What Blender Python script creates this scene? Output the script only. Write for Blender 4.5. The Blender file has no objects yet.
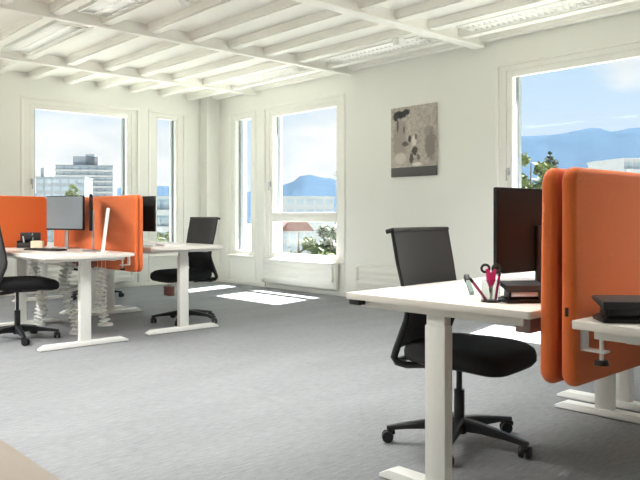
import bpy, bmesh, math, random
from mathutils import Vector, Matrix
random.seed(11)
PI = math.pi
R = math.radians
S = bpy.context.scene
COL = S.collection

# ------------------------------------------------------------------ helpers
class MB:
    """collects shapes and links them as one mesh object"""
    def __init__(s):
        s.bm = bmesh.new(); s.mi = 0
    def _place(s, verts, mat):
        bmesh.ops.transform(s.bm, matrix=mat, verts=verts)
    def _mark(s, before):
        for f in s.bm.faces:
            if f not in before: f.material_index = s.mi
    def box(s, lo, hi, bev=0.0, seg=2, mat=None):
        before = set(s.bm.faces)
        c = [(a + b) / 2 for a, b in zip(lo, hi)]
        d = [abs(b - a) for a, b in zip(lo, hi)]
        g = bmesh.ops.create_cube(s.bm, size=1.0)
        bmesh.ops.scale(s.bm, vec=d, verts=g['verts'])
        bmesh.ops.translate(s.bm, vec=c, verts=g['verts'])
        vs = g['verts']
        if bev > 0:
            es = list({e for v in vs for e in v.link_edges})
            r = bmesh.ops.bevel(s.bm, geom=es, offset=min(bev, min(d) * .49), segments=seg, profile=.5, affect='EDGES')
            vs = list({v for f in s.bm.faces if f not in before for v in f.verts})
        if mat is not None: s._place(vs, mat)
        s._mark(before); return s
    def cyl(s, p0, p1, r0, r1=None, n=16, cap=True):
        before = set(s.bm.faces)
        r1 = r0 if r1 is None else r1
        p0, p1 = Vector(p0), Vector(p1); d = p1 - p0
        q = d.to_track_quat('Z', 'Y').to_matrix().to_4x4()
        bmesh.ops.create_cone(s.bm, cap_ends=cap, segments=n, radius1=r0, radius2=r1, depth=d.length,
                              matrix=Matrix.Translation((p0 + p1) / 2) @ q)
        s._mark(before); return s
    def sphere(s, c, r, sc=(1, 1, 1), u=14, v=9):
        before = set(s.bm.faces)
        bmesh.ops.create_uvsphere(s.bm, u_segments=u, v_segments=v, radius=r,
                                  matrix=Matrix.Translation(c) @ Matrix.Diagonal((*sc, 1)))
        s._mark(before); return s
    def tube(s, pts, r, n=10, closed=False):
        before = set(s.bm.faces)
        P = [Vector(p) for p in pts]; m = len(P); rings = []
        rr = r if isinstance(r, (list, tuple)) else [r] * m
        up = None
        for i, p in enumerate(P):
            a = P[(i - 1) % m] if (closed or i > 0) else p
            b = P[(i + 1) % m] if (closed or i < m - 1) else p
            t = (b - a).normalized()
            if up is None:
                up = Vector((0, 0, 1)) if abs(t.z) < .9 else Vector((1, 0, 0))
            x = t.cross(up).normalized(); y = x.cross(t).normalized(); up = y
            rings.append([s.bm.verts.new(p + (x * math.cos(2 * PI * k / n) + y * math.sin(2 * PI * k / n)) * rr[i]) for k in range(n)])
        for i in range(m if closed else m - 1):
            A, B = rings[i], rings[(i + 1) % m]
            for k in range(n):
                s.bm.faces.new((A[k], A[(k + 1) % n], B[(k + 1) % n], B[k]))
        if not closed:
            s.bm.faces.new(rings[0][::-1]); s.bm.faces.new(rings[-1])
        s._mark(before); return s
    def prism(s, poly, d0, d1, f, bev=0.0, seg=2):
        """poly in 2-D, pushed from d0 to d1; f maps (x, y, d) to a point"""
        before = set(s.bm.faces)
        A = [s.bm.verts.new(f(x, y, d0)) for x, y in poly]
        B = [s.bm.verts.new(f(x, y, d1)) for x, y in poly]
        n = len(poly)
        f0 = s.bm.faces.new(A[::-1]); f1 = s.bm.faces.new(B)
        for i in range(n): s.bm.faces.new((A[i], A[(i + 1) % n], B[(i + 1) % n], B[i]))
        if bev > 0:
            bmesh.ops.bevel(s.bm, geom=list(f0.edges) + list(f1.edges), offset=bev, segments=seg, profile=.5, affect='EDGES')
        s._mark(before); return s
    def loft(s, rows, thick=None, closed=False):
        """rows of points -> surface"""
        before = set(s.bm.faces)
        V = [[s.bm.verts.new(p) for p in row] for row in rows]
        for i in range(len(V) - 1):
            n = len(V[i])
            for k in range(n if closed else n - 1):
                s.bm.faces.new((V[i][k], V[i][(k + 1) % n], V[i + 1][(k + 1) % n], V[i + 1][k]))
        if closed:
            s.bm.faces.new(V[0][::-1]); s.bm.faces.new(V[-1])
        s._mark(before); return s
    def build(s, name, mats, parent=None, loc=None, rotz=0, ang=.6):
        bm = s.bm
        bmesh.ops.recalc_face_normals(bm, faces=bm.faces[:])
        for f in bm.faces: f.smooth = True
        for e in bm.edges:
            if len(e.link_faces) != 2 or e.calc_face_angle(9) > ang: e.smooth = False
        me = bpy.data.meshes.new(name); bm.to_mesh(me); bm.free()
        o = bpy.data.objects.new(name, me); COL.objects.link(o)
        for m in (mats if isinstance(mats, (list, tuple)) else [mats]): me.materials.append(m)
        if parent: o.parent = parent
        if loc is not None: o.location = loc
        if rotz: o.rotation_euler.z = rotz
        return o

def tag(o, label=None, cat=None, group=None, kind=None):
    if label: o['label'] = label
    if cat: o['category'] = cat
    if group: o['group'] = group
    if kind: o['kind'] = kind
    return o
def thing(name, label, cat, loc=(0, 0, 0), rotz=0, group=None):
    o = bpy.data.objects.new(name, None); COL.objects.link(o)
    o.empty_display_size = .05
    o.location = loc; o.rotation_euler = (0, 0, rotz)
    return tag(o, label, cat, group)
def copy_tree(o, parent=None):
    c = o.copy(); COL.objects.link(c)
    if parent: c.parent = parent
    for ch in list(o.children): copy_tree(ch, c)
    return c
def dup(root, label, loc, rotz, group=None):
    c = copy_tree(root); c.location = loc; c.rotation_euler = (0, 0, rotz)
    c['label'] = label
    if group: c['group'] = group
    return c
def rrect(x0, y0, x1, y1, r, n=6):
    out = []
    for cx, cy, a in ((x1 - r, y1 - r, 0), (x0 + r, y1 - r, 90), (x0 + r, y0 + r, 180), (x1 - r, y0 + r, 270)):
        for k in range(n + 1):
            t = R(a + 90 * k / n); out.append((cx + r * math.cos(t), cy + r * math.sin(t)))
    return out
XY = lambda x, y, d: (x, y, d)

# ------------------------------------------------------------------ materials
def lin(c):
    return tuple(((v / 255) / 12.92 if v / 255 <= .04045 else ((v / 255 + .055) / 1.055) ** 2.4) for v in c)
def mat(name, rgb, rough=.5, metal=0, bump=0, scale=60, var=0, spec=.5, stretch=None, sheen=0):
    m = bpy.data.materials.new(name); m.use_nodes = True
    nt = m.node_tree; N = nt.nodes; L = nt.links; b = N['Principled BSDF']
    c = (*lin(rgb), 1)
    b.inputs['Base Color'].default_value = c
    b.inputs['Roughness'].default_value = rough; b.inputs['Metallic'].default_value = metal
    b.inputs['Specular IOR Level'].default_value = spec
    if sheen: b.inputs['Sheen Weight'].default_value = sheen
    tc = N.new('ShaderNodeTexCoord'); mp = N.new('ShaderNodeMapping')
    L.new(tc.outputs['Object'], mp.inputs[0])
    if stretch: mp.inputs['Scale'].default_value = stretch
    nz = N.new('ShaderNodeTexNoise'); nz.inputs['Scale'].default_value = scale; nz.inputs['Detail'].default_value = 4
    L.new(mp.outputs[0], nz.inputs['Vector'])
    mx = N.new('ShaderNodeMix'); mx.data_type = 'RGBA'
    v = var if var else .03
    mx.inputs['A'].default_value = (*[x * (1 - v) for x in c[:3]], 1)
    mx.inputs['B'].default_value = (*[min(1, x * (1 + v)) for x in c[:3]], 1)
    L.new(nz.outputs['Fac'], mx.inputs['Factor']); L.new(mx.outputs['Result'], b.inputs['Base Color'])
    if bump:
        bp = N.new('ShaderNodeBump'); bp.inputs['Strength'].default_value = bump; bp.inputs['Distance'].default_value = .004
        L.new(nz.outputs['Fac'], bp.inputs['Height']); L.new(bp.outputs[0], b.inputs['Normal'])
    return m

M = {}
M['wall'] = mat('wall_paint', (238, 239, 233), .6, var=.01, scale=3)
M['ceil'] = mat('ceiling_paint', (243, 242, 236), .6, var=.01, scale=3)
M['frame'] = mat('window_frame_white', (240, 240, 234), .4)
M['rail'] = mat('blind_rail_grey', (150, 156, 162), .4, .3)
M['metalw'] = mat('white_powder_coat', (235, 235, 230), .38)
M['top'] = mat('white_laminate', (238, 234, 226), .33, var=.02, scale=9)
M['edge'] = mat('laminate_edge', (222, 218, 208), .45)
M['black'] = mat('black_plastic', (20, 20, 22), .42)
M['dgrey'] = mat('dark_grey_plastic', (33, 33, 35), .5)
M['mesh'] = mat('black_mesh_weave', (25, 26, 27), .75, bump=.5, scale=400, var=.35, sheen=.1)
M['seat'] = mat('black_seat_fabric', (17, 18, 21), .85, bump=.4, scale=350, var=.3)
M['felt'] = mat('orange_felt', (224, 114, 60), .95, bump=.5, scale=220, var=.12, spec=.15, sheen=.25)
M['screen'] = mat('monitor_screen', (40, 44, 48), .22, spec=.6)
M['screen_refl'] = mat('reflection_grey_screen', (128, 138, 144), .3, spec=.6, var=.25, scale=2)  # reflection of the bright window put into the base colour as pale grey
M['mblack'] = mat('monitor_back_black', (15, 15, 16), .6, spec=.3)
M['silver'] = mat('brushed_silver', (190, 190, 192), .35, .9)
M['chrome'] = mat('chrome', (210, 210, 212), .15, 1)
M['paper'] = mat('white_paper', (244, 245, 248), .7)
M['pink'] = mat('pink_plastic', (214, 40, 120), .35)
M['mauve'] = mat('mauve_plastic', (150, 50, 90), .4)
M['green'] = mat('grey_green_plastic', (120, 145, 135), .4)
M['cream'] = mat('cream_card', (232, 214, 186), .7)
M['brown'] = mat('reddish_brown_card', (150, 100, 92), .7)
M['mauvebox'] = mat('mauve_socket_box', (150, 128, 126), .5)
M['rad'] = mat('radiator_white', (238, 238, 232), .4)
M['plant'] = mat('leaf_green', (50, 68, 34), .7, var=.5, scale=.9)
M['plant2'] = mat('leaf_light_green', (86, 98, 56), .7, var=.4, scale=.9)
M['plant3'] = mat('leaf_dark_green', (34, 54, 38), .7, var=.4, scale=.9)
M['bark'] = mat('bark', (92, 78, 64), .9, var=.3, scale=4)
M['bw'] = mat('building_white', (138, 141, 145), .8, var=.04, scale=.3)
M['bg'] = mat('building_grey', (112, 118, 126), .8, var=.05, scale=.3)
M['bblue'] = mat('building_pale_blue', (108, 130, 146), .8, var=.05, scale=.3)
M['bwin'] = mat('building_window', (126, 138, 148), .25, spec=.7)  # panes lightened in colour to stand in for distance haze
M['roof'] = mat('red_roof_tiles', (92, 58, 54), .85, var=.2, scale=2)
M['mount'] = mat('hazed_forest_mountain', (47, 61, 75), .95, var=.22, scale=.011, spec=0)  # distance haze over the forest put into the base colour as blue-grey
M['ground'] = mat('town_ground', (165, 165, 156), .95, var=.25, scale=.03, spec=0)

def mat_glass(name, tint=(1, 1, 1), refl=.06):
    m = bpy.data.materials.new(name); m.use_nodes = True
    nt = m.node_tree; N = nt.nodes; L = nt.links; N.clear()
    o = N.new('ShaderNodeOutputMaterial'); t = N.new('ShaderNodeBsdfTransparent'); g = N.new('ShaderNodeBsdfGlossy')
    t.inputs[0].default_value = (*tint, 1); g.inputs['Roughness'].default_value = .02
    fr = N.new('ShaderNodeLayerWeight'); fr.inputs[0].default_value = .5
    pw = N.new('ShaderNodeMath'); pw.operation = 'POWER'; pw.inputs[1].default_value = 4.5; L.new(fr.outputs['Facing'], pw.inputs[0])
    ma = N.new('ShaderNodeMath'); ma.operation = 'MULTIPLY_ADD'; ma.inputs[1].default_value = .5; ma.inputs[2].default_value = refl * .4; L.new(pw.outputs[0], ma.inputs[0])
    mx = N.new('ShaderNodeMixShader')
    L.new(ma.outputs[0], mx.inputs[0]); L.new(t.outputs[0], mx.inputs[1]); L.new(g.outputs[0], mx.inputs[2])
    L.new(mx.outputs[0], o.inputs[0]); return m
M['glass'] = mat_glass('window_glass', (.97, .985, .98))
M['cup'] = mat_glass('clear_acrylic', (.86, .88, .88))

def mat_carpet():
    m = bpy.data.materials.new('grey_carpet'); m.use_nodes = True
    nt = m.node_tree; N = nt.nodes; L = nt.links; b = N['Principled BSDF']
    b.inputs['Roughness'].default_value = .95; b.inputs['Specular IOR Level'].default_value = .25
    b.inputs['Sheen Weight'].default_value = .12
    tc = N.new('ShaderNodeTexCoord')
    def noise(scale, st, det=3):
        mp = N.new('ShaderNodeMapping'); mp.inputs['Scale'].default_value = st
        L.new(tc.outputs['Object'], mp.inputs[0])
        nz = N.new('ShaderNodeTexNoise'); nz.inputs['Scale'].default_value = scale; nz.inputs['Detail'].default_value = det
        L.new(mp.outputs[0], nz.inputs['Vector']); return nz
    a = noise(60, (.25, 1, 1)); c = noise(150, (1, 1, 1)); d = noise(3.2, (.3, 1, 1), 2)
    ad = N.new('ShaderNodeMath'); ad.operation = 'ADD'; L.new(a.outputs['Fac'], ad.inputs[0]); L.new(c.outputs['Fac'], ad.inputs[1])
    ad2 = N.new('ShaderNodeMath'); ad2.operation = 'MULTIPLY_ADD'; ad2.inputs[1].default_value = .5
    L.new(d.outputs['Fac'], ad2.inputs[0]); L.new(ad.outputs[0], ad2.inputs[2])
    cr = N.new('ShaderNodeValToRGB'); cr.color_ramp.elements[0].position = .85; cr.color_ramp.elements[1].position = 1.65
    cr.color_ramp.elements[0].color = (*lin((106, 108, 110)), 1); cr.color_ramp.elements[1].color = (*lin((152, 154, 157)), 1)
    mr = N.new('ShaderNodeMath'); mr.operation = 'MULTIPLY'; mr.inputs[1].default_value = .5
    cr.color_ramp.elements[0].position = .36; cr.color_ramp.elements[1].position = .9
    L.new(ad2.outputs[0], mr.inputs[0]); L.new(mr.outputs[0], cr.inputs[0]); L.new(cr.outputs[0], b.inputs['Base Color'])
    bp = N.new('ShaderNodeBump'); bp.inputs['Strength'].default_value = .5; bp.inputs['Distance'].default_value = .004
    L.new(ad.outputs[0], bp.inputs['Height']); L.new(bp.outputs[0], b.inputs['Normal'])
    return m
M['carpet'] = mat_carpet()
M['woodfloor'] = mat('pale_wood_floor', (128, 119, 110), .45, var=.12, scale=14, stretch=(1, .08, 1))

def mat_picture():
    m = bpy.data.materials.new('printed_canvas'); m.use_nodes = True
    nt = m.node_tree; N = nt.nodes; L = nt.links; b = N['Principled BSDF']; b.inputs['Roughness'].default_value = .7
    tc = N.new('ShaderNodeTexCoord'); sp = N.new('ShaderNodeSeparateXYZ'); L.new(tc.outputs['Object'], sp.inputs[0])
    nz = N.new('ShaderNodeTexNoise'); nz.inputs['Scale'].default_value = 22; nz.inputs['Detail'].default_value = 6; nz.inputs['Roughness'].default_value = .7
    L.new(tc.outputs['Object'], nz.inputs['Vector'])
    cr = N.new('ShaderNodeValToRGB'); L.new(nz.outputs['Fac'], cr.inputs[0])
    cr.color_ramp.elements[0].position = .3; cr.color_ramp.elements[1].position = .7
    cr.color_ramp.elements[0].color = (*lin((150, 142, 134)), 1); cr.color_ramp.elements[1].color = (*lin((206, 198, 188)), 1)
    cur = cr.outputs[0]
    def math_(op, a, bb):
        n = N.new('ShaderNodeMath'); n.operation = op
        for i, v in enumerate((a, bb)):
            if isinstance(v, (int, float)): n.inputs[i].default_value = v
            else: L.new(v, n.inputs[i])
        return n.outputs[0]
    # blotches: x to the right across the canvas (-y here), y up; soft-edged ellipses (cx, cy, rx, ry, colour)
    for cx, cy, rx, ry, col in [(-.21, .03, .12, .34, (158, 148, 140)), (-.20, .335, .13, .055, (44, 42, 42)), (-.11, .36, .07, .04, (52, 50, 48)), (-.27, .30, .04, .05, (60, 56, 54)),
                                (-.24, .20, .02, .08, (96, 90, 84)), (-.14, .14, .02, .05, (110, 102, 96)), (-.12, -.03, .06, .035, (92, 82, 78)),
                                (.27, -.05, .09, .22, (140, 132, 126)), (.22, .10, .05, .06, (160, 150, 144)),
                                (.02, .0, .04, .07, (222, 216, 208)), (-.05, .03, .03, .045, (70, 64, 60)), (.05, .05, .02, .04, (120, 112, 106)),
                                (.03, -.12, .05, .06, (72, 68, 64)), (-.02, -.21, .035, .07, (82, 76, 72)), (.09, -.20, .03, .04, (120, 114, 108)), (.07, -.285, .08, .025, (226, 222, 216)),
                                (-.2, -.2, .1, .08, (205, 196, 188))]:
        dx = math_('MULTIPLY', math_('ADD', math_('MULTIPLY', sp.outputs['Y'], -1), -cx), 1 / rx)
        dz = math_('MULTIPLY', math_('ADD', sp.outputs['Z'], -cy), 1 / ry)
        d = math_('ADD', math_('MULTIPLY', dx, dx), math_('MULTIPLY', dz, dz))
        d = math_('ADD', d, math_('MULTIPLY', nz.outputs['Fac'], 1.8))
        mk = N.new('ShaderNodeMapRange'); mk.inputs['From Min'].default_value = 2.0; mk.inputs['From Max'].default_value = 1.4
        L.new(d, mk.inputs['Value'])
        mx = N.new('ShaderNodeMix'); mx.data_type = 'RGBA'; L.new(mk.outputs[0], mx.inputs['Factor'])
        L.new(cur, mx.inputs['A']); mx.inputs['B'].default_value = (*lin(col), 1); cur = mx.outputs['Result']
    band = math_('LESS_THAN', sp.outputs['Z'], -.315)
    mx = N.new('ShaderNodeMix'); mx.data_type = 'RGBA'; L.new(band, mx.inputs['Factor']); L.new(cur, mx.inputs['A'])
    mx.inputs['B'].default_value = (*lin((84, 84, 82)), 1)
    L.new(mx.outputs['Result'], b.inputs['Base Color'])
    return m
M['picture'] = mat_picture()

# ------------------------------------------------------------------ camera
FPX, EYE, YH = 705.0, 1.08, 216.0
YAW = math.atan2(.6753, .7375)
cu, su = math.cos(YAW), math.sin(YAW)
cam = bpy.data.cameras.new('camera'); co = bpy.data.objects.new('camera', cam); COL.objects.link(co)
co.location = (0, 0, EYE); co.rotation_euler = (PI / 2, 0, -YAW)
cam.sensor_width = 36; cam.lens = 36 * FPX / 640; cam.shift_y = -(240 - YH) / 640
cam.clip_end = 20000
S.camera = co
def far_point(x, y, depth):
    """a place out in the landscape, by bearing, height angle and distance"""
    r = (x - 320) / FPX * depth
    return Vector((cu * r + su * depth, -su * r + cu * depth, EYE + (YH - y) / FPX * depth))

# ------------------------------------------------------------------ room shell
U, V, WT = 6.63, 9.9, .25          # right wall plane, left (far) wall plane, thickness
PR = lambda a, d, z: (U + d, a, z)
PL = lambda a, d, z: (a, V + d, z)
def bx(mb, P, a0, a1, d0, d1, z0, z1, bev=0):
    p, q = P(a0, d0, z0), P(a1, d1, z1)
    lo = [min(i, j) for i, j in zip(p, q)]; hi = [max(i, j) for i, j in zip(p, q)]
    mb.box(lo, hi, bev)
Z_CEIL = 3.055
def wall(name, P, a0, a1, holes):
    mb = MB(); cur = a0
    for h0, h1, z0, z1 in sorted(holes):
        bx(mb, P, cur, h0, 0, WT, 0, Z_CEIL + .2)
        bx(mb, P, h0, h1, 0, WT, 0, z0); bx(mb, P, h0, h1, 0, WT, z1, Z_CEIL + .2)
        cur = h1
    bx(mb, P, cur, a1, 0, WT, 0, Z_CEIL + .2)
    return tag(mb.build(name, M['wall']), kind='structure')
ZS, ZT = .46, 2.72
R_WIN = [(6.76, 8.50), (2.64, 4.376), (-1.49, .25)]
L_WIN = [(3.52, 5.27), (.60, 2.30)]
R_NAR = (8.72, 9.42); L_NAR = (5.46, 6.09)
wall('wall_right', PR, -3.0, V + WT, [(a, b, ZS, ZT) for a, b in R_WIN] + [(*R_NAR, ZS, ZT)])
wall('wall_left', PL, -3.0, U, [(a, b, ZS, ZT) for a, b in L_WIN] + [(*L_NAR, ZS, ZT)])
BACKWALLS = True
if BACKWALLS:
    PB = lambda a, d, z: (a, -3.0 - d, z)
    wall('wall_back', PB, -3.0, U, [])
    PN = lambda a, d, z: (-3.0 - d, a, z)
    wall('wall_near', PN, -3.0 - WT, V + WT, [])
mb = MB(); mb.box((6.39, 9.70, 0), (U, V, Z_CEIL)); tag(mb.build('wall_corner', M['wall']), kind='structure')

mb = MB(); mb.box((1.165, -5, -.2), (U, V, 0)); tag(mb.build('floor', M['carpet']), kind='structure')
mb = MB(); mb.box((-6, -5, -.2), (1.165, V, 0)); tag(mb.build('floor_entrance', M['woodfloor']), kind='structure')

# ceiling: panels with slim joists, then deeper cross beams
mb = MB(); mb.box((-6, -5, Z_CEIL), (U + WT, V + WT, Z_CEIL + .25))
for k in range(-18, 6):
    u0 = 3.59 + .505 * k
    mb.box((u0, -5, 2.985), (u0 + .135, V, Z_CEIL)); mb.box((u0 + .016, -5, 2.970), (u0 + .119, V, 2.985))
mb.box((U - .14, -5, 3.012), (U, V, Z_CEIL)); mb.box((U - .12, -5, 2.996), (U - .02, V, 3.012))
tag(mb.build('ceiling', M['ceil']), kind='structure')
for i, v in enumerate((8.66, 6.58, 4.56, 2.5, .43, -1.64, -3.7)):
    mb = MB(); w = .07 if i == 2 else .032
    mb.box((-6, v - w, 2.932), (U - .06, v + w, 2.952), .004); mb.box((-6, v - w * .7, 2.95), (U - .03, v + w * .7, Z_CEIL))
    tag(mb.build('trim_%d' % (i + 1), M['ceil']), kind='structure')
mb = MB(); bx(mb, PR, -3, 9.70, -.012, 0, 0, .055, .003); tag(mb.build('baseboard_right', M['frame']), kind='structure')
mb = MB(); bx(mb, PL, -3, 6.39, -.012, 0, 0, .055, .003); tag(mb.build('baseboard_left', M['frame']), kind='structure')

# windows
WN = [0]
def window(P, a0, a1, handle_side, big=True, mull=True):
    WN[0] += 1
    n = 'window_%d' % WN[0]
    cw = .105 if big else .115
    sw = .07 if big else .03
    zb, zt = ZS, ZT
    mb = MB()
    # casing lining the opening, with a slim architrave on the room side
    for (b0, b1, z0, z1) in ((a0, a0 + cw, zb, zt), (a1 - cw, a1, zb, zt), (a0 + cw, a1 - cw, zt - .075, zt), (a0 + cw, a1 - cw, zb, zb + .035)):
        bx(mb, P, b0, b1, .012, WT + .02, z0, z1)
    for (b0, b1, z0, z1) in ((a0 - .02, a0 + .018, 0.06, zt - .018), (a1 - .018, a1 + .02, 0.06, zt - .018), (a0 - .02, a1 + .02, zt - .018, zt + .02)):
        bx(mb, P, b0, b1, -.010, .014, z0, z1, .003)
    fr = tag(mb.build(n, M['frame']), kind='structure')
    i0, i1, j0, j1 = a0 + cw, a1 - cw, zb + .035, zt - .075
    mb = MB()
    for (b0, b1, z0, z1) in ((i0, i0 + sw, j0, j1), (i1 - sw, i1, j0, j1), (i0 + sw, i1 - sw, j1 - sw, j1), (i0 + sw, i1 - sw, j0, j0 + .035)):
        bx(mb, P, b0, b1, .02, .075, z0, z1, .006)
    if mull: bx(mb, P, i0 + sw, i1 - sw, .015, .085, .995, 1.13, .006)
    sash = mb.build('sash', M['frame'], fr)
    g0, g1 = i0 + sw, i1 - sw
    for z0, z1 in (((j0 + .035, .995), (1.13, j1 - sw)) if mull else ((j0 + .035, j1 - sw),)):
        mb = MB(); bx(mb, P, g0, g1, .045, .05, z0, z1); mb.build('pane', M['glass'], fr)
    for b0, b1 in ((g0 - .005, g0 + .035), (g1 - .035, g1 + .005)):
        mb = MB(); bx(mb, P, b0, b1, .10, .15, zb + .04, zt - .08); mb.build('blind_rail', M['rail'], fr)
    if big:
        h = (i1 - .03) if handle_side > 0 else (i0 + .03)
        mb = MB(); bx(mb, P, h - .013, h + .013, .005, .021, 1.52, 1.60, .004); bx(mb, P, h - .009, h + .009, -.02, .01, 1.57, 1.588, .003)
        bx(mb, P, h - .01, h + .01, -.028, -.016, 1.46, 1.59, .004); mb.build('handle', M['silver'], fr)
    # sill board
    mb = MB(); bx(mb, P, a0 - .01, a1 + .01, -.03, .05, ZS - .025, ZS + .005, .004); mb.build('sill', M['frame'], fr)
    return fr
window(PL, *L_WIN[0], -1)
window(PL, *L_NAR, 1, big=False, mull=False)
window(PR, *R_NAR, 1, big=False, mull=False)
window(PR, *R_WIN[0], 1)
window(PR, *R_WIN[1], 1)
window(PR, *R_WIN[2], 1)
window(PL, *L_WIN[1], -1)

# radiators
def radiator(P, a0, a1, z0, z1, label, valve_end):
    t = thing('radiator', label, 'radiator', P((a0 + a1) / 2, -.07, 0), 0, 'white panel radiators')
    loc = t.location
    Q = lambda a, d, z: tuple(Vector(P(a, d, z)) - loc)
    mb = MB(); bx(mb, Q, a0, a1, -.10, -.03, z0, z1, .008)
    k = z0 + .05
    while k < z1 - .03:
        bx(mb, Q, a0 + .02, a1 - .02, -.106, -.099, k, k + .045, .003); k += .075
    mb.build('panel', M['rad'], t)
    mb = MB(); bx(mb, Q, a0 + .0, a1 - .0, -.105, -.025, z1 - .002, z1 + .012, .003); mb.build('top_grille', M['rad'], t)
    s = 1 if valve_end > 0 else -1
    e = a1 if s > 0 else a0
    mb = MB(); mb.cyl(Q(e - s * .03, -.065, z0), Q(e - s * .03, -.065, .0), .009, n=10)
    mb.cyl(Q(e + s * .01, -.065, z0 + .03), Q(e - s * .05, -.13, z0 + .03), .018, .022, 12); mb.build('valve', M['silver'], t)
    mb = MB(); e2 = a0 if s > 0 else a1
    bx(mb, Q, e2 + s * .02, e2 + s * .06, -.135, -.10, z0 + .1, z1 - .01, .006); mb.build('end_bracket', M['rad'], t)
    for f in (.2, .8):
        mb = MB(); bx(mb, Q, a0 + (a1 - a0) * f - .02, a0 + (a1 - a0) * f + .02, -.031, -.011, z0 + .05, z1 - .04)
        mb.build('wall_bracket', M['rad'], t)
    return t
radiator(PR, 6.84, 8.42, .09, .43, 'white panel radiator below the window right of the corner, silver valve on its left', 1)
radiator(PR, 4.95, 6.45, .15, .43, 'low white wall heater behind the nearest black chair, below the picture', -1)
radiator(PL, 3.7, 5.15, .09, .42, 'white radiator below the left wall window behind the left desk group', -1)

# ceiling lamps
def lamp_proto():
    t = thing('ceiling_lamp', 'x', 'ceiling lamp', (0, 0, Z_CEIL), 0, 'recessed louvred ceiling lamps')
    w, l, h = .15, .78, .075
    mb = MB(); mb.box((-w, -l, -.012), (w, l, 0)); mb.box((-w, -l, -h), (-w + .012, l, -.01)); mb.box((w - .012, -l, -h), (w, l, -.01))
    mb.box((-w, -l, -h), (w, -l + .012, -.01)); mb.box((-w, l - .012, -h), (w, l, -.01)); mb.build('housing', M['metalw'], t)
    mb = MB()
    for k in range(24):
        y = -l + .03 + k * (2 * l - .06) / 23
        mb.box((-w + .012, y - .002, -h + .002), (w - .012, y + .002, -h + .03))
    mb.box((-.004, -l + .012, -h + .002), (.004, l - .012, -h + .035)); mb.build('louvre', M['metalw'], t)
    for sx in (-.06, .06):
        mb = MB(); mb.cyl((sx, -l + .04, -.026), (sx, l - .04, -.026), .011, n=10); mb.build('tube', M['paper'], t)
    return t
lp = None
LAMPS = [(5.945, 5.57, 'louvred ceiling lamp above the picture, second from the corner along the right wall'),
         (5.945, 7.62, 'louvred ceiling lamp nearest the far corner of the room'),
         (5.945, 3.53, 'louvred ceiling lamp above the big right window, at the top edge of the photo'),
         (2.915, 5.57, 'louvred ceiling lamp above the left desk group, the one cut by the top edge'),
         (2.915, 7.62, 'louvred ceiling lamp nearest the left wall window, at the upper left')]
for i, (u, v, lab) in enumerate(LAMPS):
    if i == 0: lp = lamp_proto(); lp.location = (u, v, Z_CEIL); lp['label'] = lab
    else: dup(lp, lab, (u, v, Z_CEIL), 0)
def lamp_light(u, v, w):
    ld = bpy.data.lights.new('lamp_light', 'AREA'); ld.shape = 'RECTANGLE'; ld.size = .2; ld.size_y = 1.3
    ld.energy = w; ld.color = (1, .99, .98)
    o = bpy.data.objects.new('lamp_light', ld); COL.objects.link(o); o.location = (u, v, Z_CEIL - .042)
    return o
for u, v, lab in LAMPS: lamp_light(u, v, .5)
for u, v, lw in [(-.115, 7.62, 95), (-.115, 5.57, 95), (-.115, 3.53, 70), (2.915, 3.53, 70), (2.915, 1.5, 30)]:      # unseen lamps in line with the rows, added to brighten the room
    c = dup(lp, 'unseen louvred ceiling lamp added to brighten the room, out of view', (u, v, Z_CEIL), 0)
    lamp_light(u, v, lw)

mb = MB(); mb.cyl((0, 0, 0), (0, 0, -.03), .055, .052, 24); mb.cyl((0, 0, -.03), (0, 0, -.05), .045, .03, 24)
tag(mb.build('smoke_detector', M['metalw'], None, (3.44, 5.60, Z_CEIL)), 'round white smoke detector on the ceiling above the left desks', 'smoke detector')
mb = MB(); mb.box((-.045, -.045, -.09), (.045, .045, 0), .006); o = mb.build('sensor_box', M['metalw'], None, (5.70, 4.98, 3.0))
tag(o, 'small white sensor box at the ceiling joist above the picture', 'sensor')
o.location.z = 2.99

# picture
t = thing('wall_picture', 'unframed greyish vintage street photo print on the right wall', 'picture', (U - .018, 5.54, 1.99))
mb = MB(); mb.box((-.0165, -.35, -.427), (.018, .35, .427), .002); mb.build('canvas', M['picture'], t)

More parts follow.
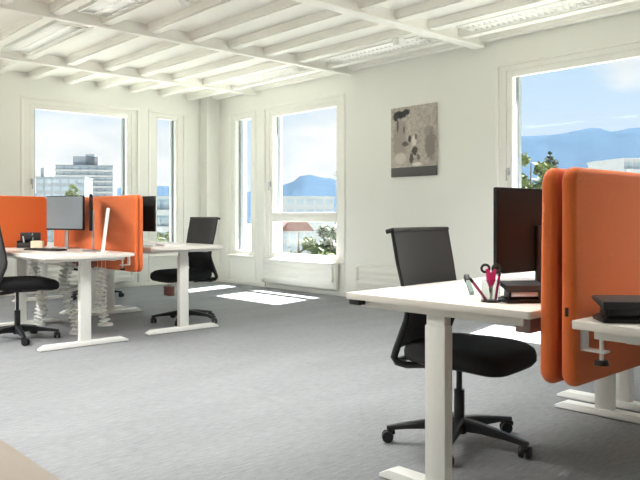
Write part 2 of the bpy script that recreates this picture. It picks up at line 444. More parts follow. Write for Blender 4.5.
# ------------------------------------------------------------------ furniture
def leg_foot(t, x, h, half, fy=0):
    mb = MB(); mb.box((x - .026, -.048, .03), (x + .026, .048, h - .07), .005); lg = mb.build('leg', M['metalw'], t)
    mb = MB(); mb.box((x - .022, -.043, h - .1), (x + .022, .043, h - .028), .004); mb.build('inner_column', M['metalw'], lg)
    pr = [(-half, .004), (half, .004), (half, .018), (half - .05, .042), (-half + .05, .042), (-half, .018)]
    mb = MB(); mb.prism(pr, x - .037, x + .037, lambda y, z, d: (d, y + fy, z), .004); mb.build('foot', M['metalw'], t)
    for y in (-half + .06, half - .06):
        mb = MB(); mb.cyl((x, y + fy, 0), (x, y + fy, .006), .02, n=12); mb.build('foot_pad', M['black'], lg)
def desk(label, L, D, H, inset, loc, rotz, bow=None, handset=None, power=None, half=.38, fy=0):
    """long side along local x, depth along local y"""
    t = thing('desk', label, 'desk', loc, rotz, 'white sit-stand desks')
    if bow is None:
        poly = rrect(-L / 2, -D / 2, L / 2, D / 2, .012, 3)
    else:   # end at -x bows outwards with soft corners
        poly = [(L / 2, -D / 2), (L / 2, D / 2)]
        for k in range(0, 17):
            a = PI / 2 + PI * k / 16
            ca, sa = math.cos(a), math.sin(a)
            ex = math.copysign(abs(ca) ** .55, ca); ey = math.copysign(abs(sa) ** .55, sa)
            poly.append((-L / 2 + bow + bow * ex, D / 2 * ey))
    mb = MB(); mb.prism(poly, H - .027, H, XY, .003); mb.build('desktop', M['top'], t)
    mb = MB()
    for y in (-.26, .26): mb.box((-L / 2 + inset, y - .02, H - .067), (L / 2 - inset, y + .02, H - .027), .002)
    for x in (-L / 2 + inset, L / 2 - inset): mb.box((x - .03, -D / 2 + .05, H - .06), (x + .03, D / 2 - .05, H - .027), .003)
    mb.build('frame', M['metalw'], t)
    for x in (-L / 2 + inset, L / 2 - inset): leg_foot(t, x, H - .03, half, fy)
    if handset:
        mb = MB(); mb.box((handset[0] - .035, handset[1] - .03, H - .05), (handset[0] + .035, handset[1] + .03, H - .027), .006)
        mb.build('height_control', M[handset[2]], t)
    if power:
        mb = MB(); mb.box((power[0] - .07, power[1] - .03, H - .085), (power[0] + .07, power[1] + .03, H - .027), .004)
        mb.build('socket_box', M['mauvebox'], t)
    return t
# left pair: long side runs away from the camera (local x -> +v)
D1 = desk('nearest white desk of the left group, with two monitors and a rounded near end', 1.86, .80, .765, .20, (2.515, 6.375, 0), PI / 2, bow=.16, handset=(-.41, .34, 'metalw'))
D2 = desk('white desk beyond the left orange divider, black chair drawn up on its right', 1.86, .80, .80, .17, (3.53, 6.525, 0), PI / 2, bow=.10)
D2B = desk('farthest white desk, behind the left group by the left wall, mostly hidden', 1.70, .80, .74, .11, (3.50, 8.36, 0), PI / 2)
# near pair: long side along +u
D3 = desk('large white desk in front with black chair, pen cup and dark monitor', 1.66, .86, .755, .075, (2.950, 1.740, 0), R(2), handset=(-.79, .385, 'black'), power=(-.70, -.37), half=.335, fy=-.06)
D4 = desk('white desk at the right edge of the photo carrying a black hole punch', 1.66, .84, .745, .085, (2.12 + .83, .705, 0), 0)
D5 = desk('white desk behind the front orange divider, its foot showing beside another foot', 1.62, .87, .74, .10, (3.84 + .81, 1.80, 0), R(2))

# felt dividers
def divider(label, L, z0, z1, th, loc, rotz, clamps=(), group='orange felt desk dividers', tab=False):
    t = thing('desk_divider', label, 'desk divider', loc, rotz, group)
    mb = MB(); rows = []
    for k in range(-6, 7):
        ph = k * PI / 12; ins = .8 * th / 2 * (1 - math.cos(ph)); yy = th / 2 * math.sin(ph)
        rows.append([(x, yy, z) for x, z in rrect(ins, z0 + ins, L - ins, z1 - ins, .05 - ins * .6, 7)])
    mb.loft(rows, closed=True)
    mb.build('felt_panel', M['felt'], t, ang=1.3)
    for x, side, zt in clamps:
        e = side * th / 2
        mb = MB()
        mb.box((x - .02, e - .0 * side, zt - .085), (x + .02, e + side * .012, zt + .0), .002) if side > 0 else mb.box((x - .02, e - .012, zt - .085), (x + .02, e, zt), .002)
        y0, y1 = sorted((e, e + side * .085))
        mb.box((x - .02, y0, zt - .088), (x + .02, y1, zt - .08), .002)
        c = mb.build('clamp', M['metalw'], t)
        yk = e + side * .065
        mb = MB(); mb.cyl((x, yk, zt - .125), (x, yk, zt - .03), .007, n=10); mb.build('screw', M['metalw'], c)
        mb = MB(); mb.cyl((x, yk, zt - .128), (x, yk, zt - .112), .024, .02, 16); mb.build('knob', M['black'], c)
    if tab:
        mb = MB(); mb.box((-.0015, -.006, .745), (.004, .006, .775), .001); mb.build('fabric_tab', M['black'], t)
    return t
divider('near orange felt divider with clamp, its broad side filling the right edge', 1.60, .505, 1.245, .052, (2.19, 1.176, 0), 0, [(.06, -1, .718)], tab=True)
divider('orange felt divider seen edge-on between dark monitor and the broad front divider', 1.60, .505, 1.245, .054, (2.18, 1.247, 0), 0)
bpy.data.objects['desk_divider.001'].rotation_euler.x = R(.7); bpy.data.objects['desk_divider.001'].location.y += .010
divider('orange felt divider along the left desk, behind the two monitors', 1.78, .59, 1.265, .038, (2.957, 5.58, 0), PI / 2, [(.10, 1, .738)])
divider('orange felt divider in the left group on the chair side, mostly hidden edge-on', 1.78, .59, 1.265, .038, (3.002, 5.58, 0), PI / 2)
divider('orange felt divider standing across the far end of the left desk, leftmost', 1.0, .745, 1.285, .038, (1.885, 7.39, 0), 0)

# chairs
def chair_proto():
    t = thing('office_chair', 'x', 'office chair', (0, 0, 0), 0, 'black mesh swivel chairs')
    # five-star base: built facing -y, back towards +y
    star = thing('base', None, None); del_keys = None
    for k in ('label', 'category', 'group'):
        if k in star: del star[k]
    star.parent = t
    mb = MB(); mb.cyl((0, 0, .055), (0, 0, .125), .036, .032, 20); mb.build('hub', M['black'], star)
    for k in range(5):
        a = R(54 + 72 * k); d = Vector((math.cos(a), math.sin(a), 0)); n = Vector((-d.y, d.x, 0))
        rows = []
        for s, w, zt, zb in ((.02, .028, .128, .07), (.12, .024, .118, .075), (.24, .019, .098, .070), (.322, .016, .082, .062), (.343, .011, .078, .066)):
            c = d * s
            rows.append([c + n * w + Vector((0, 0, zb)), c + n * w + Vector((0, 0, zt - .008)), c + n * w * .6 + Vector((0, 0, zt)),
                         c - n * w * .6 + Vector((0, 0, zt)), c - n * w + Vector((0, 0, zt - .008)), c - n * w + Vector((0, 0, zb))])
        mb = MB(); mb.loft(rows, closed=True); lg = mb.build('leg', M['black'], star)
        c = d * .326; a2 = a + R(40 + 50 * k); w = Vector((math.cos(a2), math.sin(a2), 0)); o2 = w.cross(Vector((0, 0, 1))) * .012
        mb = MB(); mb.cyl(c + Vector((0, 0, .03)), c + Vector((0, 0, .07)), .007, n=10)
        for s in (-1, 1): mb.cyl(c + o2 + w * .008 * s + Vector((0, 0, .029)), c + o2 + w * .026 * s + Vector((0, 0, .029)), .029, .026, 18)
        mb.box((-.016, -.02, .038), (.016, .024, .064), .008, 2, Matrix.Translation(c) @ Matrix.Rotation(a2, 4, 'Z'))
        mb.build('caster', M['black'], lg)
    mb = MB(); mb.cyl((0, 0, .12), (0, 0, .26), .025, .025, 18); mb.cyl((0, 0, .26), (0, 0, .445), .014, n=14); mb.build('gas_lift', M['black'], t)
    mb = MB(); mb.box((-.11, -.15, .372), (.11, .12, .415), .018, 3); mb.cyl((.10, .0, .392), (.235, -.02, .385), .007, n=10)
    mb.box((.19, -.035, .378), (.24, -.0, .392), .005); mb.build('mechanism', M['black'], t)
    # seat: dished cushion with a rolled front edge
    rows = []
    NX, NY = 18, 18
    def se(a, p): return math.copysign(abs(a) ** p, a)
    def ring(scale, z, dip):
        out = []
        for k in range(40):
            a = 2 * PI * k / 40; ca, sa = se(math.cos(a), .42), se(math.sin(a), .42)
            x = .255 * scale * ca * (1 - .06 * max(0, sa)); y = -.055 + .262 * scale * sa
            zz = z - (.02 * max(0, -sa) ** 3) * dip
            out.append((x, y, zz))
        return out
    for sc, z, dip in ((.80, .405, 1.2), (.94, .408, 1.2), (.995, .427, 1.3), (1.0, .452, 1.3), (.975, .474, 1.2), (.89, .488, 1.0), (.6, .487, .5), (.25, .482, .1)):
        rows.append(ring(sc, z, dip))
    mb = MB(); mb.loft(rows, closed=True); mb.build('seat', M['seat'], t, ang=1.2)
    mb = MB(); rows = [ring(s_, z_, 1.0) for s_, z_ in ((.6, .394), (.82, .396), (.86, .404), (.80, .41))]
    mb.loft(rows, closed=True); mb.build('seat_shell', M['black'], t)
    # back: side profile (offset, height): upright above, kinked below the waist
    prof = [(.225, 1.01), (.213, .95), (.195, .86), (.175, .77), (.160, .70), (.153, .64), (.160, .60), (.19, .53), (.222, .455)]
    def hw(z): return .217 + .03 * min(1, max(0, (z - .5) / .35))
    rows = []
    def sect(y, z, t_):
        w = hw(z); out = []
        for k in range(13):
            f = -1 + 2 * k / 12; out.append((w * f, y + .035 * (1 - f * f) * 1.0 - .02, z))
        return out
    mb = MB()
    front = [sect(y, z, 0) for y, z in prof]
    back = [[(x, y + .010, z) for x, y, z in r_] for r_ in front]
    loops = [f_ + b_[::-1] for f_, b_ in zip(front, back)]
    mb.loft(loops, closed=True); br = mb.build('backrest', M['mesh'], t, ang=1.0)
    mb = MB()
    rim = front[0]
    mb.tube([(rim[0][0] - .012, rim[0][1] + .035, rim[0][2] - .004)] + [(x, y + .006, z + .004) for x, y, z in rim] + [(rim[-1][0] + .012, rim[-1][1] + .035, rim[-1][2] - .004)], .011, 8)
    mb.build('top_rim', M['black'], br)
    for s in (-1, 1):
        pts = [(s * hw(z), y - .012, z) for y, z in prof]
        pts = pts + [(s * .21, .228, .415), (s * .205, .215, .392), (s * .185, .175, .380), (s * .12, .06, .385)]
        mb = MB(); mb.tube(pts, [.009] * 5 + [.012, .015, .017, .018, .018, .018, .017, .015], 8); mb.build('back_frame', M['black'], t)
    mb = MB(); mb.tube([(-.205, .215, .400), (-.1, .235, .392), (0, .24, .390), (.1, .235, .392), (.205, .215, .400)], .014, 8); mb.build('cross_bar', M['black'], t)
    return t
CH = chair_proto()
CH.location = (2.745, 2.02, 0); CH.rotation_euler.z = R(7)
CH['label'] = 'largest black mesh chair, in front, tucked behind the big white desk'
c2 = dup(CH, 'black mesh chair facing left at the far desk, brown tag under its seat', (3.845, 6.22, 0), R(-90))
mb = MB(); mb.box((-.055, -.225, .285), (.055, -.165, .375), .004); mb.cyl((-.02, -.195, .37), (-.02, -.19, .40), .003, n=8); mb.cyl((.02, -.195, .37), (.02, -.19, .40), .003, n=8)
for ch in c2.children:
    if not ch.name.startswith(('base', 'gas_lift')): ch.location.z += .045
tg = mb.build('tag', M['brown'], c2); tg['label'] = 'reddish brown tag'
c1 = dup(CH, 'black chair cut off by the left edge of the photo', (2.205, 6.315, 0), R(84))
next(c for c in c1.children if c.name.startswith('base')).rotation_euler.z = R(-22)
next(c for c in c2.children if c.name.startswith('base')).rotation_euler.z = R(-28)
for ch in c1.children:
    if not ch.name.startswith(('base', 'gas_lift')): ch.location.z += .05
c4 = dup(CH, 'black chair far behind the left orange divider, only casters showing', (4.09, 8.86, 0), R(-80))

# monitors
def monitor(label, w, h, zc, top, loc, rotz, back='mblack', stand='silver', screen='screen'):
    """screen faces local -y; origin on the table top; zc = height of screen centre above it"""
    t = thing('monitor', label, 'monitor', loc, rotz, 'computer monitors')
    mb = MB(); mb.box((-w / 2, -.008, zc - h / 2), (w / 2, .014, zc + h / 2), .005); mb.build('casing', M[back], t)
    mb = MB(); mb.box((-w / 2 + .008, -.0095, zc - h / 2 + .014), (w / 2 - .008, -.0075, zc + h / 2 - .008)); mb.build('screen', M[screen], t)
    mb = MB(); mb.box((-.025, .012, .01), (.025, .03, zc + .02), .005); mb.build('stand', M[stand], t)
    mb = MB(); mb.box((-.11, -.07, 0), (.11, .10, .012), .005); mb.build('foot', M[stand], t)
    return t
monitor('grey monitor with tinted-in reflection on the left desk, facing the left chair', .52, .33, .345, 0, (2.78, 6.68, .765), R(-90 + 17.5), screen='screen_refl')
monitor('monitor on the left desk turned nearly edge-on, nearer than the grey one', .52, .32, .345, 0, (2.74, 6.02, .765), R(-90 - 25.5))
monitor('dark monitor on the far desk just right of the left orange divider', .50, .32, .30, 0, (3.17, 5.93, .80), R(90 + 5))
monitor('big dark monitor on the front desk, beside the orange dividers', 0.55, .345, .267, 0, (2.672, 1.575, .755), R(180 - 4), back='mblack', stand='black')

# slim tablet standing on the left desk
mb = MB(); M1 = Matrix.Rotation(R(7), 4, 'X')
t = thing('tablet', 'slim white tablet propped upright beside the edge-on monitor', 'tablet', (2.70, 5.70, .765), R(-26))
mb.box((-.014, -.115, .0), (.014, .115, .385), .006, 2, Matrix.Rotation(R(7), 4, 'Y')); mb.build('body', M['metalw'], t)
mb = MB(); mb.box((-.05, -.06, 0), (.07, .06, .008), .003); mb.build('stand', M['metalw'], t)

# ------------------------------------------------------------------ small things on the desks
def pens(mb_list, base, specs):
    for (dx, dy, lx, ly, ln, r, m, lab) in specs:
        p0 = Vector(base) + Vector((dx, dy, .006)); p1 = p0 + Vector((lx, ly, ln))
        d = (p1 - p0).normalized()
        t = thing('pen', lab, 'pen', p0)
        b = MB(); b.cyl((0, 0, 0), d * ln * .86, r, n=10); b.build('barrel', M[m], t)
        b = MB(); b.cyl(d * ln * .84, d * ln, r * 1.12, r * .9, 10); b.build('cap', M['black' if m != 'black' else 'silver'], t)
# left desk
t = thing('pen_organiser', 'black pen organiser at the far end of the left desk', 'desk organiser', (2.60, 7.13, .765), R(-40))
mb = MB()
for lo, hi in (((-.10, -.05, 0), (.10, .05, .006)), ((-.10, -.05, 0), (-.095, .05, .07)), ((.095, -.05, 0), (.10, .05, .07)), ((-.10, .045, 0), (.10, .05, .11)), ((-.10, -.05, 0), (.10, -.045, .05)), ((-.02, -.05, 0), (-.016, .05, .08))):
    mb.box(lo, hi, .001)
mb.build('tray', M['black'], t)
mb = MB(); mb.box((-.1, .044, 0), (.1, .052, .15), .002); mb.build('back_plate', M['black'], t)
pens(None, (2.60, 7.13, .765), [(-.03, .02, -.02, .01, .13, .006, 'paper', 'white pen leaning left in the black organiser'),
                                (.01, -.01, .025, .0, .14, .006, 'black', 'black pen leaning right in the black organiser'),
                                (.03, -.03, .0, .0, .12, .006, 'green', 'grey-green pen upright in the black organiser')])
mb = MB(); mb.box((-.055, -.035, 0), (.055, .035, .075), .004); mb.box((-.03, -.01, .075), (.03, .01, .078), .001)
tag(mb.build('tissue_box', M['cream'], None, (2.58, 6.85, .765), R(-35)), 'small cream box on the left desk in front of the grey monitor', 'box')
t = thing('keyboard', 'dark keyboard lying on the left desk below the grey monitor', 'keyboard', (2.50, 6.45, .765), R(-70))
mb = MB(); mb.box((-.21, -.065, 0), (.21, .065, .014), .004); mb.build('body', M['black'], t)
mb = MB()
for r_ in range(5):
    for c_ in range(14): mb.box((-.2 + c_ * .0288, -.056 + r_ * .0225, .013), (-.2 + c_ * .0288 + .024, -.056 + r_ * .0225 + .018, .019), .002, 1)
mb.build('keys', M['dgrey'], t)
# far desk
for k, (dx, dy, rz, lab) in enumerate([(.06, .12, 10, 'stack of white paper under the dark monitor on the far desk'), (.14, -.28, -12, 'second white paper stack on the far desk, nearer the front')]):
    mb = MB()
    for j in range(5):
        mb.box((-.105, -.148, .003 * j), (.105, .148, .003 * j + .0026), 0, 2, Matrix.Rotation(R((j * 37) % 9 - 4), 4, 'Z'))
    tag(mb.build('paper_stack', M['paper'], None, (3.32 + dx, 6.15 + dy, .8), R(rz)), lab, 'paper')
# front desk
def hole_punch(label, loc, rotz, sc, silver=False):
    t = thing('hole_punch', label, 'hole punch', loc, rotz)
    f = lambda *a: tuple(v * sc for v in a)
    mb = MB(); mb.box(f(-.065, -.045, 0), f(.065, .045, .012), .005 * sc); mb.box(f(-.06, -.02, .010), f(.06, .03, .018), .003 * sc); mb.build('base', M['black'], t)
    mb = MB()
    pr = [(-.04, .052), (.048, .036), (.052, .041), (.046, .056), (-.03, .066), (-.052, .062)]
    mb.prism([(a * sc, b * sc) for a, b in pr], -.066 * sc, .062 * sc, lambda y, z, d: (d, -y, z), .004 * sc); mb.build('lever', M['dgrey'], t)
    for x in (-.05, .046):
        mb = MB(); mb.prism([(a * sc, b * sc) for a, b in [(-.02, .012), (.035, .012), (.03, .05), (-.005, .056)]], (x - .004) * sc, (x + .004) * sc, lambda y, z, d: (d, -y, z), .001)
        mb.build('bracket', M['black'], t)
    for x in (-.035, .035):
        mb = MB(); mb.cyl(f(x, .0, .012), f(x, .0, .05), .008 * sc, n=12)
        for q in range(4): mb.cyl(f(x, 0, .02 + q * .007), f(x, 0, .022 + q * .007), .0105 * sc, n=12)
        mb.build('pin', M['chrome'], t)
    mb = MB(); mb.box(f(-.045, -.03, .018), f(.045, -.021, .040), .003 * sc); mb.build('chip_plate', M['silver' if silver else 'black'], t)
    return t
hole_punch('black hole punch with silver plate on the front desk beside the pink scissors', (2.37, 1.455, .755), R(-38), 1.18, True)
hole_punch('large black hole punch on the desk at the right edge against the orange divider', (2.225, 1.005, .745), R(-46), 1.2)
CUP = (2.285, 1.535, .755)
t = thing('pen_cup', 'clear pen cup holding pink scissors on the front desk', 'pen cup', CUP)
mb = MB(); n = 20
for r_, z0, z1 in ((.036, .0, .085),):
    rows = [[(r_ * math.cos(2 * PI * k / n), r_ * math.sin(2 * PI * k / n), z) for k in range(n)] for z in (z0, z1)]
    rows += [[((r_ - .003) * math.cos(2 * PI * k / n), (r_ - .003) * math.sin(2 * PI * k / n), z) for k in range(n)] for z in (z1, z0 + .004)]
    mb.loft(rows, closed=True)
mb.build('cup_wall', M['cup'], t)
mb = MB(); mb.cyl((0, 0, 0), (0, 0, .005), .037, n=20); mb.build('cup_base', M['black'], t)
# scissors, handles up
t = thing('scissors', 'scissors with pink handles standing in the clear pen cup', 'scissors', (CUP[0], CUP[1], CUP[2] + .006), R(-42))
def loop(cx, cz, rx, rz, n=18): return [(cx + rx * math.cos(2 * PI * k / n), 0, cz + rz * math.sin(2 * PI * k / n)) for k in range(n)]
for s in (-1, 1):
    mb = MB(); mb.prism([(-.004 * s, .0), (.004 * s, .004), (.009 * s, .062), (-.004 * s, .066)], -.001 + s * .0012, .001 + s * .0012, lambda x, z, d: (x, d, z)); bl = mb.build('blade', M['chrome'], t)
    mb = MB(); mb.tube([(s * .016, 0, .118), (s * .009, 0, .100), (s * .006, 0, .075), (-s * .002, 0, .05)], [.006, .010, .011, .008], 10); mb.build('handle', M['pink'], t)
    mb = MB(); mb.tube(loop(s * .021, .120, .015, .014), .0048, 8, True); gr = mb.build('grip', M['dgrey'], t); gr['label'] = 'dark finger loop'
mb = MB(); mb.cyl((0, -.013, .055), (0, .013, .055), .004, n=10); mb.build('pivot', M['silver'], t)
pens(None, CUP, [(-.010, .014, -.062, .050, .105, .0055, 'mauve', 'mauve pen leaning far left out of the clear cup'),
                 (.012, -.012, .012, -.012, .11, .005, 'pink', 'pink pen leaning right behind the scissors in the cup')])
t = thing('highlighter', 'grey-green highlighter standing left of the clear cup on the front desk', 'pen', (2.30, 1.635, .755), R(50))
mb = MB(); mb.box((-.028, -.009, .0), (.05, .009, .018), .004, 2, Matrix.Rotation(R(-34), 4, 'Y') @ Matrix.Translation((.02, 0, .0))); o = mb.build('body', M['green'], t); 
mb = MB(); mb.box((.05, -.0105, -.001), (.085, .0105, .020), .004, 2, Matrix.Rotation(R(-34), 4, 'Y') @ Matrix.Translation((.02, 0, .0))); mb.build('cap', M['dgrey'], t)
t.location.z = .773
mb = MB()
for j in range(12): mb.box((-.148, -.105, .0042 * j), (.148, .105, .0042 * j + .0039), 0, 2, Matrix.Rotation(R((j * 5) % 4 - 2), 4, 'Z'))
tag(mb.build('paper_stack', M['paper'], None, (2.96, 1.735, .755), R(4)), 'white papers lying on the front desk behind the dark monitor', 'paper')

# cable spines hanging under the left desks
def cable_spine(label, x, y, zt, sway, ph, lean):
    t = thing('cable_spine', label, 'cable spine', (x, y, 0), 0, 'white cable spines')
    n = 17
    P = []
    for k in range(n + 1):
        f = k / n
        P.append(Vector((lean[0] * (1 - f) + sway * math.sin(ph + f * 5.2), lean[1] * (1 - f) + sway * .7 * math.cos(ph + f * 4.6), .03 + (zt - .03) * f)))
    core = MB(); core.tube(P, .009, 8); core.build('cable', M['metalw'], t)
    for k in range(n):
        c = (P[k] + P[k + 1]) / 2; d = (P[k + 1] - P[k]).normalized()
        q = Matrix.Translation(c) @ d.to_track_quat('Z', 'Y').to_matrix().to_4x4()
        b = MB(); b.box((-.045, -.045, -.008), (.045, .045, .008), .005, 1, q); b.box((-.028, -.016, -.019), (.028, .016, .019), .004, 1, q)
        b.build('vertebra', M['metalw'], t)
    b = MB(); b.cyl((P[0].x, P[0].y, 0), (P[0].x, P[0].y, .02), .075, .07, 20); b.build('foot_plate', M['metalw'], t)
    return t
cable_spine('white cable spine under the left desk, nearest the seat of the left chair', 2.62, 6.93, .66, .04, .3, (.0, .03))
cable_spine('white cable spine under the left desk, just left of its front leg', 2.66, 6.34, .66, .05, 1.7, (.03, -.04))
cable_spine('white cable spine between the front leg and the far column of the left desks', 3.14, 6.60, .74, .035, 3.1, (0, 0))
def cable_tray(label, x, y0, y1, z):
    t = thing('cable_tray', label, 'cable tray', (x, (y0 + y1) / 2, z), 0, 'white wire cable trays')
    h = (y1 - y0) / 2; mb = MB()
    for xx, zz in ((-.07, .09), (-.07, 0), (-.035, -.01), (0, -.01), (.035, -.01), (.07, 0), (.07, .09)): mb.cyl((xx, -h, zz), (xx, h, zz), .0035, n=6)
    k = -h
    while k <= h + .001:
        mb.tube([(-.07, k, .125), (-.07, k, 0), (-.06, k, -.01), (.06, k, -.01), (.07, k, 0), (.07, k, .125)], .003, 6); k += .08
    mb.build('wire_basket', M['metalw'], t)
    mb = MB()
    for j in range(4): mb.tube([(random.uniform(-.05, .05), -h + .03 + i * (2 * h - .06) / 9, .012 + random.uniform(0, .05)) for i in range(10)], .007, 6)
    mb.build('cables', M['brown'], t)
cable_tray('white wire cable tray with cables under the left desk', 2.80, 6.0, 7.1, .606)

# ------------------------------------------------------------------ outside
mb = MB(); mb.box((-6000, -6000, -15), (6000, 6000, -14)); tag(mb.build('ground', M['ground']), kind='structure')
# mountain range
key = [(-900, 196), (-300, 192), (0, 194), (60, 196), (120, 189), (166, 186), (200, 190), (262, 192), (285, 185), (300, 178), (311, 175), (326, 179), (345, 183), (400, 172), (470, 147), (513, 137), (540, 135), (566, 133), (592, 128), (615, 131), (640, 127), (700, 120), (800, 128), (1000, 140), (1500, 165)]
def ridge(x):
    for (xa, ya), (xb, yb) in zip(key, key[1:]):
        if xa <= x <= xb:
            f = (x - xa) / (xb - xa); f = f * f * (3 - 2 * f); return ya + (yb - ya) * f
    return 190
rows = []
rng = random.Random(4)
xs = [-900 + 10 * i for i in range(241)]
prev = None
for r_, (dep, hf) in enumerate(((1300, 0), (1650, .16), (2000, .40), (2400, .66), (2750, .86), (3100, 1.0), (3500, .8), (4200, 0))):
    row = []
    for i, x in enumerate(xs):
        p = far_point(x, YH, dep); top = far_point(x, ridge(x), 3100).z
        nz = rng.uniform(-1, 1) * (14 if 0 < hf < 1 else (3.5 if hf == 1 else 0)) + (22 * math.sin(x * .045 + r_ * 1.7) * (hf * (1 - hf) * 4) * .6)
        row.append((p.x, p.y, -14 + (top + 14) * hf + nz))
    rows.append(row)
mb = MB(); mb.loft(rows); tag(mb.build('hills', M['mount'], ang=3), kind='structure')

def face_frame(x, depth):
    """frame at ground for a building whose front faces the room"""
    p = far_point(x, YH, depth); return (p.x, p.y, -14.0)
def building(name, label, x0, x1, ytop, depth, D, wall_m, rot, floors, cols, band=True, balcony=True, mech=None, roof=None, group='buildings outside the windows', zlow=-14):
    xm = (x0 + x1) / 2
    loc = face_frame(xm, depth)
    W = (x1 - x0) / FPX * depth; H = far_point(xm, ytop, depth).z + 14
    t = thing(name, label, 'building', loc, -YAW + R(rot), group)
    mb = MB(); mb.box((-W / 2, 0, 0), (W / 2, D, H)); mb.build('walls', M[wall_m], t)
    fh = H / floors
    proto = {}
    vis0 = max(0, floors - 9)
    bw = W / cols
    for f in range(vis0, floors):
        z0 = f * fh
        if balcony:
            if 'b' not in proto:
                b = MB(); b.box((-W / 2 - .4, -1.5, 0), (W / 2 + .4, .2, fh * .34)); proto['b'] = b.build('balcony', M['bw'], t)
                proto['b'].location.z = z0
            else:
                c = proto['b'].copy(); COL.objects.link(c); c.parent = t; c.location.z = z0
        for k in range(cols):
            xx = -W / 2 + (k + .5) * bw
            if 'w' not in proto:
                b = MB(); b.box((-bw * .36, -.12, fh * .34), (bw * .36, .1, fh * .86)); b.box((-.06, -.2, fh * .34), (.06, .1, fh * .86))
                proto['w'] = b.build('window', M['bwin'], t); proto['w'].location = (xx, 0, z0)
            else:
                c = proto['w'].copy(); COL.objects.link(c); c.parent = t; c.location = (xx, 0, z0)
    b = MB(); b.box((-W / 2 - .2, -.3, H), (W / 2 + .2, D + .2, H + fh * .18)); b.build('roof_slab', M['bg' if wall_m == 'bg' else 'bw'], t)
    if mech:
        b = MB()
        for (m0, m1, hh) in mech: b.box((m0 * W - W / 2, D * .2, H), (m1 * W - W / 2, D * .8, H + hh * fh))
        b.build('roof_hut', M['bg'], t)
    if roof:
        b = MB(); b.prism([(-W / 2 - .6, H), (W / 2 + .6, H), (W / 2 - W * .18, H + roof), (-W / 2 + W * .18, H + roof)], -.8, D + .6, lambda x, z, d: (x, d, z)); b.build('roof', M['roof'], t)
    return t
building('tower_block', 'tall grey tower block with rows of balconies, in the left wall window', 57, 112, 166, 400, 20, 'bg', 10, 14, 7, mech=[(.28, .72, 1.9), (.5, .66, 2.3)])
building('apartment_block', 'low grey flat-roofed block in front of the tower, in the left wall window', 37, 84, 178, 290, 15, 'bg', 6, 10, 6, balcony=False, mech=[(.05, .12, 1.4)])
building('office_block', 'pale blue building in the narrow window of the left wall', 150, 186, 199, 130, 10, 'bblue', 0, 6, 3)
building('flat_block', 'long white flat-roofed building in the tall window by the corner', 276, 334, 198, 260, 14, 'bw', 0, 6, 6, balcony=False)
building('house', 'house with red roof in the lower pane of the tall window by the corner', 282, 312, 231, 170, 10, 'bw', 8, 4, 4, balcony=False, roof=2.2)
building('villa', 'white flat-roofed building at the right edge of the big right window', 619, 690, 161, 170, 14, 'bw', 14, 9, 7)

def tree(label, x, ytop, depth, width, m, seed, bush=1.0, sparse=False, name='tree'):
    rr = random.Random(seed)
    p = far_point(x, YH, depth); H = far_point(x, ytop, depth).z + 14; w = width / FPX * depth / 2
    t = thing(name, label, 'tree', (p.x, p.y, -14), 0, 'trees outside the windows')
    mb = MB(); mb.tube([(0, 0, 0), (.1, .05, H * .3), (-.1, .1, H * .6), (0, 0, H * .92)], [.28, .22, .14, .04], 8)
    for k in range(9):
        a = rr.uniform(0, 2 * PI); z = H * rr.uniform(.4, .85)
        mb.tube([(0, 0, z), (math.cos(a) * w * .4, math.sin(a) * w * .4, z + H * .05), (math.cos(a) * w * .8, math.sin(a) * w * .8, z + H * .09)], [.09, .06, .02], 6)
    mb.build('trunk', M['bark'], t)
    bm = bmesh.new()
    n = 500 if sparse else 2600
    ch = min(H * .62, 2.6 * w if not sparse else H)
    blobs = []
    for k in range(26):
        f = rr.random(); z = H - ch * f
        rad = w * (math.sin(PI * min(1, .12 + f * .8)) ** .7) * rr.uniform(.35, .95); a = rr.uniform(0, 2 * PI)
        blobs.append((Vector((math.cos(a) * rad * .75, math.sin(a) * rad * .75, z - w * .3)), w * rr.uniform(.25, .42) * min(1, .35 + f * 1.6)))
    ls = w * .085
    for k in range(n):
        c, r_ = rr.choice(blobs)
        d = Vector((rr.gauss(0, 1), rr.gauss(0, 1), rr.gauss(0, 1))).normalized() * r_ * rr.uniform(.55, 1.0)
        q = c + d
        ax = Vector((rr.gauss(0, 1), rr.gauss(0, 1), rr.gauss(0, .6))).normalized(); ay = ax.cross(Vector((rr.gauss(0, 1), rr.gauss(0, 1), rr.gauss(0, 1)))).normalized()
        s1 = ls * rr.uniform(.6, 1.3)
        vs = [bm.verts.new(q + ax * s1 * i + ay * s1 * .55 * j) for i, j in ((-1, 0), (0, -1), (1, 0), (0, 1))]
        bm.faces.new(vs)
    if not sparse:
        for c, r_ in blobs:
            bmesh.ops.create_icosphere(bm, subdivisions=1, radius=r_ * .6, matrix=Matrix.Translation(c))
    me = bpy.data.meshes.new('crown'); bm.to_mesh(me); bm.free(); me.materials.append(M[m])
    o = bpy.data.objects.new('crown', me); COL.objects.link(o); o.parent = t
    return t
tree('bushy light green tree at the left of the big right window', 531, 144, 62, 84, 'plant2', 1)
tree('dark pointed tree beside the light green one in the big right window', 549, 149, 75, 22, 'plant3', 2)
tree('pale yellow-green tree low in the tall window by the corner', 299, 220, 70, 76, 'plant2', 3)
tree('mid green tree low at the right of the tall window by the corner', 331, 217, 80, 76, 'plant', 4)
tree('thin airy tree at the right of the tall window by the corner', 339, 168, 60, 26, 'plant3', 5, sparse=True)
tree('yellow-green tree low in the narrow window of the left wall', 168, 221, 70, 40, 'plant2', 6)
tree('tree top poking up above the grey monitor in the left wall window', 73, 182, 110, 22, 'plant2', 7)

# ------------------------------------------------------------------ light
sd = bpy.data.lights.new('sun', 'SUN'); sd.energy = 27; sd.angle = R(.6); sd.color = (1, .98, .95)
so = bpy.data.objects.new('sun', sd); COL.objects.link(so)
so.rotation_euler = Vector((-.57, -.13, -1)).to_track_quat('-Z', 'Y').to_euler()

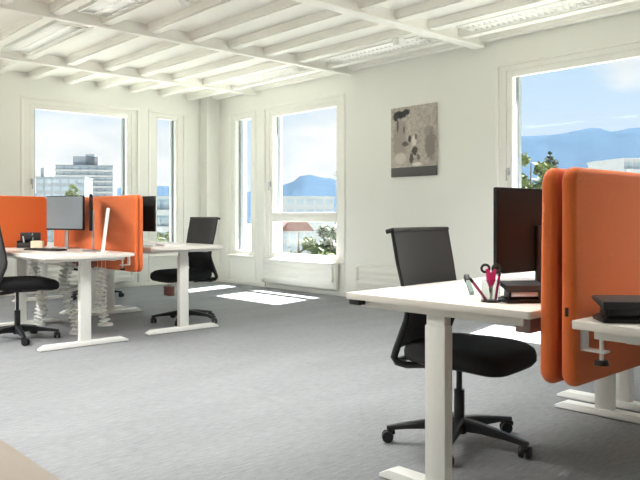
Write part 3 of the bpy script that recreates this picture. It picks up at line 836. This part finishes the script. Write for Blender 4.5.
w = bpy.data.worlds.new('sky'); S.world = w; w.use_nodes = True
N = w.node_tree.nodes; L = w.node_tree.links; N.clear()
out = N.new('ShaderNodeOutputWorld'); bg = N.new('ShaderNodeBackground'); L.new(bg.outputs[0], out.inputs[0])
tc = N.new('ShaderNodeTexCoord'); sp = N.new('ShaderNodeSeparateXYZ'); L.new(tc.outputs['Generated'], sp.inputs[0])
grad = N.new('ShaderNodeValToRGB'); L.new(sp.outputs['Z'], grad.inputs[0])
e = grad.color_ramp.elements
e[0].position = 0; e[0].color = (*lin((228, 238, 248)), 1); e[1].position = .6; e[1].color = (*lin((165, 205, 245)), 1)
k = e.new(.10); k.color = (*lin((214, 231, 248)), 1); k = e.new(.22); k.color = (*lin((190, 219, 247)), 1)
mp = N.new('ShaderNodeMapping'); mp.inputs['Scale'].default_value = (1, 1, 2.2); mp.inputs['Location'].default_value = (.35, .1, .2); L.new(tc.outputs['Generated'], mp.inputs[0])
nz = N.new('ShaderNodeTexNoise'); nz.inputs['Scale'].default_value = 3.6; nz.inputs['Detail'].default_value = 7; nz.inputs['Roughness'].default_value = .52; L.new(mp.outputs[0], nz.inputs['Vector'])
# banks of cumulus in three parts of the sky
add = None
for (x, y, rad, wt) in ((70, 168, .15, .22), (168, 190, .10, .25), (640, 62, .085, .34), (318, 150, .10, .18), (-500, 120, .5, .2)):
    d = (far_point(x, y, 1000) - Vector((0, 0, EYE))).normalized()
    ds = N.new('ShaderNodeVectorMath'); ds.operation = 'DISTANCE'; L.new(tc.outputs['Generated'], ds.inputs[0]); ds.inputs[1].default_value = d
    mr = N.new('ShaderNodeMapRange'); mr.inputs['From Min'].default_value = rad; mr.inputs['From Max'].default_value = rad * .3; mr.inputs['To Max'].default_value = wt
    L.new(ds.outputs['Value'], mr.inputs['Value'])
    if add is None: add = mr.outputs[0]
    else:
        a = N.new('ShaderNodeMath'); a.operation = 'MAXIMUM'; L.new(add, a.inputs[0]); L.new(mr.outputs[0], a.inputs[1]); add = a.outputs[0]
a = N.new('ShaderNodeMath'); a.operation = 'ADD'; L.new(add, a.inputs[0]); L.new(nz.outputs['Fac'], a.inputs[1])
cr = N.new('ShaderNodeValToRGB'); L.new(a.outputs[0], cr.inputs[0]); cr.color_ramp.elements[0].position = .58; cr.color_ramp.elements[1].position = .74
nz2 = N.new('ShaderNodeTexNoise'); nz2.inputs['Scale'].default_value = 9; nz2.inputs['Detail'].default_value = 5; L.new(mp.outputs[0], nz2.inputs['Vector'])
cc = N.new('ShaderNodeValToRGB'); L.new(nz2.outputs['Fac'], cc.inputs[0]); cc.color_ramp.elements[0].position = .35; cc.color_ramp.elements[1].position = .6
cc.color_ramp.elements[0].color = (*lin((226, 232, 238)), 1); cc.color_ramp.elements[1].color = (*lin((250, 250, 250)), 1)
mx = N.new('ShaderNodeMix'); mx.data_type = 'RGBA'; L.new(cr.outputs[0], mx.inputs['Factor']); L.new(grad.outputs[0], mx.inputs['A']); L.new(cc.outputs[0], mx.inputs['B'])
L.new(mx.outputs['Result'], bg.inputs[0]); bg.inputs[1].default_value = 0.58

S.view_settings.view_transform = 'Standard'; S.view_settings.look = 'None'; S.view_settings.gamma = 1; S.view_settings.exposure = 0.97
S.view_settings.use_curve_mapping = False
cy = S.cycles
cy.use_denoising = True
try: cy.denoiser = 'OPENIMAGEDENOISE'
except Exception: pass
cy.max_bounces = 10; cy.diffuse_bounces = 6; cy.glossy_bounces = 4; cy.transparent_max_bounces = 16
cy.sample_clamp_indirect = 6; cy.caustics_reflective = False; cy.caustics_refractive = False
